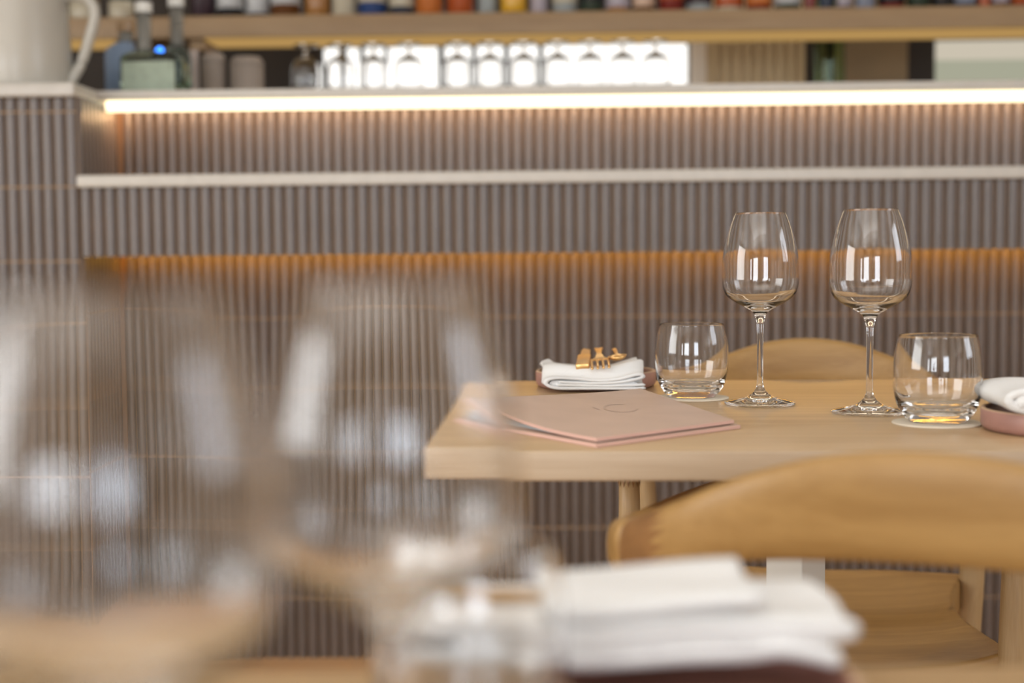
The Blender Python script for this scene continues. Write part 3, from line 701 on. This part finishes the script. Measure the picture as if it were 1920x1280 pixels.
fore_path = [([(0.080, 0.0040), (0.055, 0.0085), (0.02, 0.0055), (-0.10, 0.0050), (-0.130, 0.0085), (-0.131, 0.0150), (-0.10, 0.0185), (0.0, 0.0195), (0.06, 0.0195), (0.084, 0.0200), (0.0865, 0.0165), (0.06, 0.0135), (0.0, 0.0120), (-0.10, 0.0118)], 0.0075),
             ([(-0.055, 0.0285), (0.0, 0.0290), (0.046, 0.0315)], 0.0065)]
nk3 = napkin(fore_path, -0.040, 0.045, 8); place(nk3, 0.0735, 0.716, FZ + 0.0205, R(0.5)); tag(nk3, 'large blurred white napkin on the foreground plate', 'napkin', GN)

def make_fork():
    o = empty('fork', (0, 0, 0))
    bm = bmesh.new()   # head towards -y
    def strip(pts, wds, th):
        vt, vb = [], []
        for (y, z), wd in zip(pts, wds):
            vt.append((bm.verts.new((-wd, y, z + th)), bm.verts.new((wd, y, z + th)))); vb.append((bm.verts.new((-wd, y, z)), bm.verts.new((wd, y, z))))
        for i in range(len(pts) - 1):
            bm.faces.new((vt[i][0], vt[i][1], vt[i + 1][1], vt[i + 1][0])); bm.faces.new((vb[i][0], vb[i + 1][0], vb[i + 1][1], vb[i][1]))
            bm.faces.new((vt[i][0], vt[i + 1][0], vb[i + 1][0], vb[i][0])); bm.faces.new((vt[i][1], vb[i][1], vb[i + 1][1], vt[i + 1][1]))
        bm.faces.new((vt[0][0], vb[0][0], vb[0][1], vt[0][1])); bm.faces.new((vt[-1][0], vt[-1][1], vb[-1][1], vb[-1][0]))
    strip([(-0.018, 0.006), (-0.008, 0.004), (0.004, 0.005), (0.02, 0.008), (0.07, 0.005), (0.110, 0.003)], [0.0125, 0.0118, 0.006, 0.0032, 0.0042, 0.0060], 0.0022)
    link('handle', bm, M['gold'], o, smooth=False)
    for k in range(4):
        bm = bmesh.new(); x = -0.0108 + k * 0.0072
        tube(bm, catmull([(x, -0.0175, 0.0071), (x, -0.034, 0.0068), (x, -0.050, 0.0042), (x, -0.060, 0.0015)], 4), [0.0017] * 12 + [0.0010], 8)
        link('tine', bm, M['gold'], o, smooth=True)
    return o
def make_knife():
    o = empty('knife', (0, 0, 0))
    bm = bmesh.new(); box(bm, -0.0088, 0.0088, -0.052, 0.030, 0.0, 0.0080); bevel(link('handle', bm, M['gold'], o), 0.0015)
    bm = bmesh.new()
    v = [bm.verts.new(p) for p in ((-0.007, 0.030, 0.002), (0.007, 0.030, 0.002), (0.006, 0.095, 0.002), (-0.004, 0.112, 0.002), (-0.0065, 0.090, 0.002))]
    u_ = [bm.verts.new((p.co.x, p.co.y, 0.0036)) for p in v]
    bm.faces.new(v[::-1]); bm.faces.new(u_)
    for i in range(5): bm.faces.new((v[i], v[(i + 1) % 5], u_[(i + 1) % 5], u_[i]))
    link('blade', bm, M['gold'], o)
    return o
kn = make_knife(); kn.location = (0.0950, 1.876, TZ + 0.0325); kn.rotation_euler = (R(5), R(-3), R(-5)); tag(kn, 'gold knife laid across the white napkin left of the fork', 'knife')
fk = make_fork(); fk.location = (0.1160, 1.872, TZ + 0.0335); fk.rotation_euler = (R(4), R(-5), R(-3)); tag(fk, 'gold fork lying tines forward on the white napkin', 'fork')
sp = empty('spoon', (0, 0, 0)); sp['label'] = 'gold spoon lying bowl forward on the white napkin right of the fork'; sp['category'] = 'spoon'
bm = bmesh.new(); tube(bm, catmull([(0, -0.004, 0.004), (0, 0.010, 0.007), (0, 0.04, 0.006), (0, 0.095, 0.003)], 5), [0.0022] * 5 + [0.0022] * 5 + [0.0032] * 6, 10, flat=0.6); link('handle', bm, M['gold'], sp, smooth=True)
bm = bmesh.new()
lathe(bm, [(0.0, 0.0), (0.006, 0.0006), (0.010, 0.0025), (0.0128, 0.0062), (0.0122, 0.0064), (0.0094, 0.0034), (0.0055, 0.0016), (0.0, 0.0010)], 28)
for v in bm.verts: v.co.y = v.co.y * 1.45 - 0.0195
link('bowl', bm, M['gold'], sp, smooth=True)
sp.location = (0.1385, 1.868, TZ + 0.0390); sp.rotation_euler = (R(2), R(-8), R(-2))
kn2 = copy_tree(kn); kn2.location = (0.070, 0.706, FZ + 0.0450); kn2.rotation_euler = (0, 0, R(84)); tag(kn2, 'gold knife tucked between the folds of the blurred foreground napkin', 'knife')

# menu: two stiff covers meeting at a spine on the left, the upper one lifting towards it
mn = empty('menu', (0, 0, 0)); tag(mn, 'closed blush pink menu lying on the table in front of the napkin plate', 'menu')
mB, mR, mF, mL = Vector((0.1530, 1.815)), Vector((0.2230, 1.425)), Vector((0.0765, 1.292)), Vector((-0.045, 1.485))
def quad(u, v): return (mF * (1 - u) + mR * u) * (1 - v) + (mL * (1 - u) + mB * u) * v
def sheet(name, zf, th, m, u0, u1, v0, v1, edge=None, NU=24, NV=24):
    bm = bmesh.new(); T, B = [], []
    for j in range(NV + 1):
        v = v0 + (v1 - v0) * j / NV; T.append([]); B.append([])
        for i in range(NU + 1):
            u = u0 + (u1 - u0) * i / NU; p = quad(u, v); z = zf(u, v)
            T[j].append(bm.verts.new((p.x, p.y, z + th))); B[j].append(bm.verts.new((p.x, p.y, z)))
    for j in range(NV):
        for i in range(NU):
            bm.faces.new((T[j][i], T[j][i + 1], T[j + 1][i + 1], T[j + 1][i])); bm.faces.new((B[j][i], B[j + 1][i], B[j + 1][i + 1], B[j][i + 1]))
    side = []
    for i in range(NU): side.append((T[0][i], B[0][i], B[0][i + 1], T[0][i + 1])); side.append((T[NV][i], T[NV][i + 1], B[NV][i + 1], B[NV][i]))
    for j in range(NV): side.append((T[j][0], T[j + 1][0], B[j + 1][0], B[j][0])); side.append((T[j][NU], B[j][NU], B[j + 1][NU], T[j + 1][NU]))
    for s in side: bm.faces.new(s).material_index = 1
    return link(name, bm, [m, edge or m], mn)
lift = lambda u, v: 0.029 * max(0, v) ** 3.0 * (1 - u) ** 1.3
sheet('bottom_cover', lambda u, v: TZ + 0.0005, 0.0032, M['leather'], -0.02, 1.03, -0.02, 1.0, M['leatheredge'])
for k in range(3): sheet('page', lambda u, v, k=k: TZ + 0.0038 + 0.0004 * k + lift(u, v) * 0.14 * k, 0.0003, M['paper'], 0.04, 0.97, 0.03, 0.95, M['paper'], 14, 14)
sheet('top_cover', lambda u, v: TZ + 0.0052 + lift(u, v), 0.0032, M['leather'], 0.0, 1.0, 0.0, 0.90, M['leatheredge'])
# pressed mark on the cover: an open ring and a short stroke
bm = bmesh.new(); c0 = (0.60, 0.52)
ring_i, ring_o = [], []
for k in range(29):
    a = R(40 + k * 10); du, dv = math.cos(a), math.sin(a)
    for rr, lst in ((0.085, ring_i), (0.098, ring_o)):
        u, v = c0[0] + rr * du, c0[1] + rr * dv; p = quad(u, v); lst.append(bm.verts.new((p.x, p.y, TZ + 0.0052 + lift(u, v) + 0.00345)))
for k in range(28): bm.faces.new((ring_i[k], ring_i[k + 1], ring_o[k + 1], ring_o[k]))
q4 = []
for du, dv in ((-0.13, 0.03), (-0.118, 0.03), (-0.118, 0.10), (-0.13, 0.10)):
    u, v = c0[0] + du, c0[1] + dv; p = quad(u, v); q4.append(bm.verts.new((p.x, p.y, TZ + 0.0052 + lift(u, v) + 0.00345)))
bm.faces.new(q4)
link('pressed_mark', bm, M['emboss'], mn)
